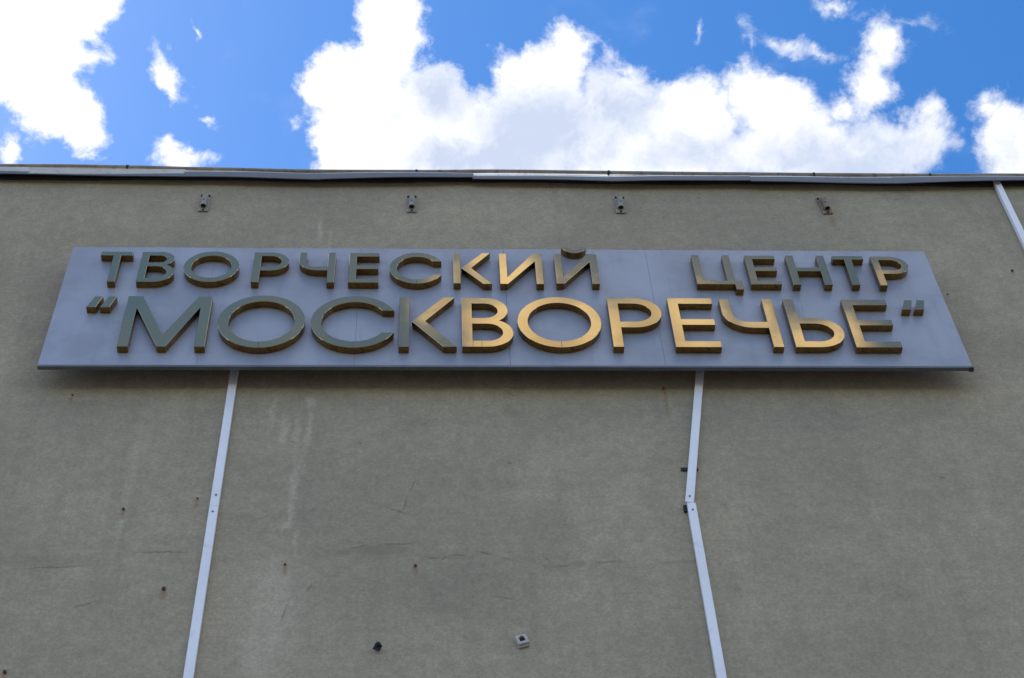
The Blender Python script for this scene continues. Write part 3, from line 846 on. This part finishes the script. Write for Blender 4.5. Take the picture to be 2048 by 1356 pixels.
trunking('cable_trunking', 'white cable trunking hanging straight down from the left half of the sign',
         [((-1.4735, 12.1), (-1.4735, 10.262)), ((-1.4735, 10.262), (-1.4735, 8.26)), ((-1.4735, 8.26), (-1.4735, 6.2)), ((-1.4735, 6.2), (-1.4735, 4.1)), ((-1.4735, 4.1), (-1.4735, 2.1)), ((-1.4735, 2.1), (-1.4735, 0.13))],
         [(-1.470, 10.37), (-1.476, 10.20), (-1.4735, 8.35), (-1.4735, 8.17)])
tm = trunking('cable_trunking', 'kinked white cable trunking slanting left under the sign then dropping straight',
              [((2.185, 12.15), (1.850, 10.285)), ((1.862, 10.280), (1.850, 8.2)), ((1.850, 8.2), (1.850, 6.1)), ((1.850, 6.1), (1.850, 4.1)), ((1.850, 4.1), (1.850, 2.1)), ((1.850, 2.1), (1.850, 0.13))],
              [(1.858, 10.345), (1.863, 10.205), (1.850, 8.3)])
g = MB(); g.box(1.838 - 1.85, -0.012, 10.655 - 0.13, 1.962 - 1.85, -0.002, 10.685 - 0.13); g.build('wall_clip', M['black_iron'], tm)
g = MB(); g.box(1.806 - 1.85, -0.020, 10.215 - 0.13, 1.834 - 1.85, -0.002, 10.275 - 0.13); g.build('wall_clip', M['black_iron'], tm)
trunking('cable_trunking', 'white cable trunking coming down from the roof edge at the far right',
         [((5.240, 14.66), (5.205, 12.6)), ((5.205, 12.6), (5.20, 10.5)), ((5.20, 10.5), (5.20, 8.3)), ((5.20, 8.3), (5.20, 6.1)), ((5.20, 6.1), (5.20, 4.0)), ((5.20, 4.0), (5.20, 2.0)), ((5.20, 2.0), (5.20, 0.13))],
         [(5.232, 14.56), (5.205, 12.7)], w=0.060, dep=0.050)

# ------------------------------------------------------------------ old flagpole sockets
BR = [(-1.962, 14.218, 'pale flagpole socket plate above the left part of the sign, leftmost of four', 0, 'plate'),
      (-0.138, 14.225, 'grey flagpole socket plate above the upper row letter С, second from left', 0, 'plate'),
      (1.719, 14.232, 'crumbling flagpole socket plate above the blank gap in the upper row', 1.5, 'plate'),
      (3.565, 14.240, 'rusty brown flagpole socket, rightmost of the four above the sign', -5, 'plate_rusty')]
for x, z, lab, tl, mk in BR:
    e = tag(empty('flagpole_socket', (x, -0.004, z)), lab, 'bracket', 'old flagpole sockets under the roof edge')
    e.rotation_euler = (0, R_(tl), 0)
    g = MB(); g.box(-0.044, -0.012, -0.135, 0.044, 0.0, 0.125, bev=0.002); g.build('back_plate', M[mk], e)
    g = MB()
    g.tube((0, -0.034, -0.090), (0, -0.040, 0.045), 0.0260, 20, hole=0.0225)
    g.box(-0.012, -0.040, -0.02, 0.012, -0.010, 0.085)
    g.build('socket_tube', M[mk], e, smooth=40)
    g = MB(); g.tube((0, -0.035, -0.078), (0, -0.0395, 0.04), 0.0223, 16); g.build('socket_bore', M['black_iron'], e, smooth=40)
    for bx_ in (-0.033, 0.033):
        g = MB(); g.tube((bx_, -0.012, 0.100), (bx_, -0.026, 0.100), 0.0095, 6); g.build('bolt', M['black_iron'], e)
    g = MB(); g.tube((0, -0.012, -0.122), (0, -0.022, -0.122), 0.0085, 6); g.build('bolt', M['black_iron'], e)
    g = MB(); g.tube((0, -0.056, -0.030), (0, -0.066, -0.029), 0.006, 8); g.build('set_screw', M['black_iron'], e)

# ------------------------------------------------------------------ anchor leftovers on the wall
e = tag(empty('anchor_bolt', (-0.305, 0, 8.955)), 'dark bolt stub with bent washer sticking out of the wall near the bottom', 'bolt')
g = MB(); g.tube((0, 0.01, 0), (0, -0.060, 0), 0.010, 10); g.tube((0, -0.044, 0), (0, -0.056, 0), 0.017, 6)
g.build('bolt', M['black_iron'], e, smooth=40)
g = MB(); g.box(-0.024, -0.034, -0.022, 0.024, -0.029, 0.022, mat=Matrix.Rotation(R_(28), 4, 'Y') @ Matrix.Rotation(R_(18), 4, 'X')); g.build('washer', M['black_iron'], e)
e = tag(empty('anchor_block', (0.612, 0, 9.005)), 'small chipped white square block with a dark bolt hole near the bottom edge', 'anchor block')
mt = Matrix.Rotation(R_(-17), 4, 'Y')
g = MB()
q = 0.036; q2 = 0.018
for (a, b_, c, f_) in ((-q, -q, q, -q2), (-q, q2, q, q), (-q, -q2, -q2, q2), (q2, -q2, q, q2)):
    g.box(a, -0.036, b_, c, -0.004, f_, mat=mt)
g.build('block', M['ceramic'], e)
g = MB(); g.box(-q2, -0.020, -q2, q2, -0.004, q2, mat=mt)
g.build('bore', M['black_iron'], e)
g = MB(); g.tube((-0.004, -0.018, 0.0), (-0.004, -0.052, 0.004), 0.010, 8); g.build('bolt', M['rust'], e)
g = MB(); g.box(-0.040, -0.018, -0.052, 0.030, -0.003, -0.034, mat=mt); g.build('mortar_lip', M['plate'], e)

NAILS = [(-2.099, 10.263, 'rusty nail stub midway down the wall left of the left trunking', 1.0),
         (-1.724, 9.490, 'larger rusty nail stub with orange tip close beside the left trunking', 1.35),
         (-2.613, 8.781, 'rusty nail stub in the bottom left corner of the wall', 1.2),
         (-0.074, 9.697, 'small dark nail stub below the patched strip in the middle of the wall', 1.0),
         (-2.661, 11.526, 'tiny rusty nail stub just under the left end of the sign', 0.7),
         (1.816, 11.604, 'rusty nail stub just under the sign left of the kinked trunking', 1.0),
         (-1.602, 10.373, 'tiny dark nail stub right beside the left trunking joint', 0.7),
         (-0.948, 9.717, 'small dark nail stub at the foot of the pale wall streaks', 0.8),
         (4.998, 13.224, 'rusty nail stub on the wall right of the sign', 1.1),
         (4.350, 12.873, 'small dark nail stub hugging the right edge of the sign', 0.7)]
for x, z, lab, s in NAILS:
    e = MB()
    e.tube((0, 0.01, 0), (0, -0.010 * s, 0.001), 0.0065 * s, 8)
    e.tube((0, -0.010 * s, 0.001), (0, -0.017 * s, 0.001), 0.0115 * s, 8, r2=0.008 * s)
    o = e.build('nail_stub', M['rust'], None, (x, 0, z), smooth=40)
    tag(o, lab, 'nail', 'rusty nail stubs in the wall')
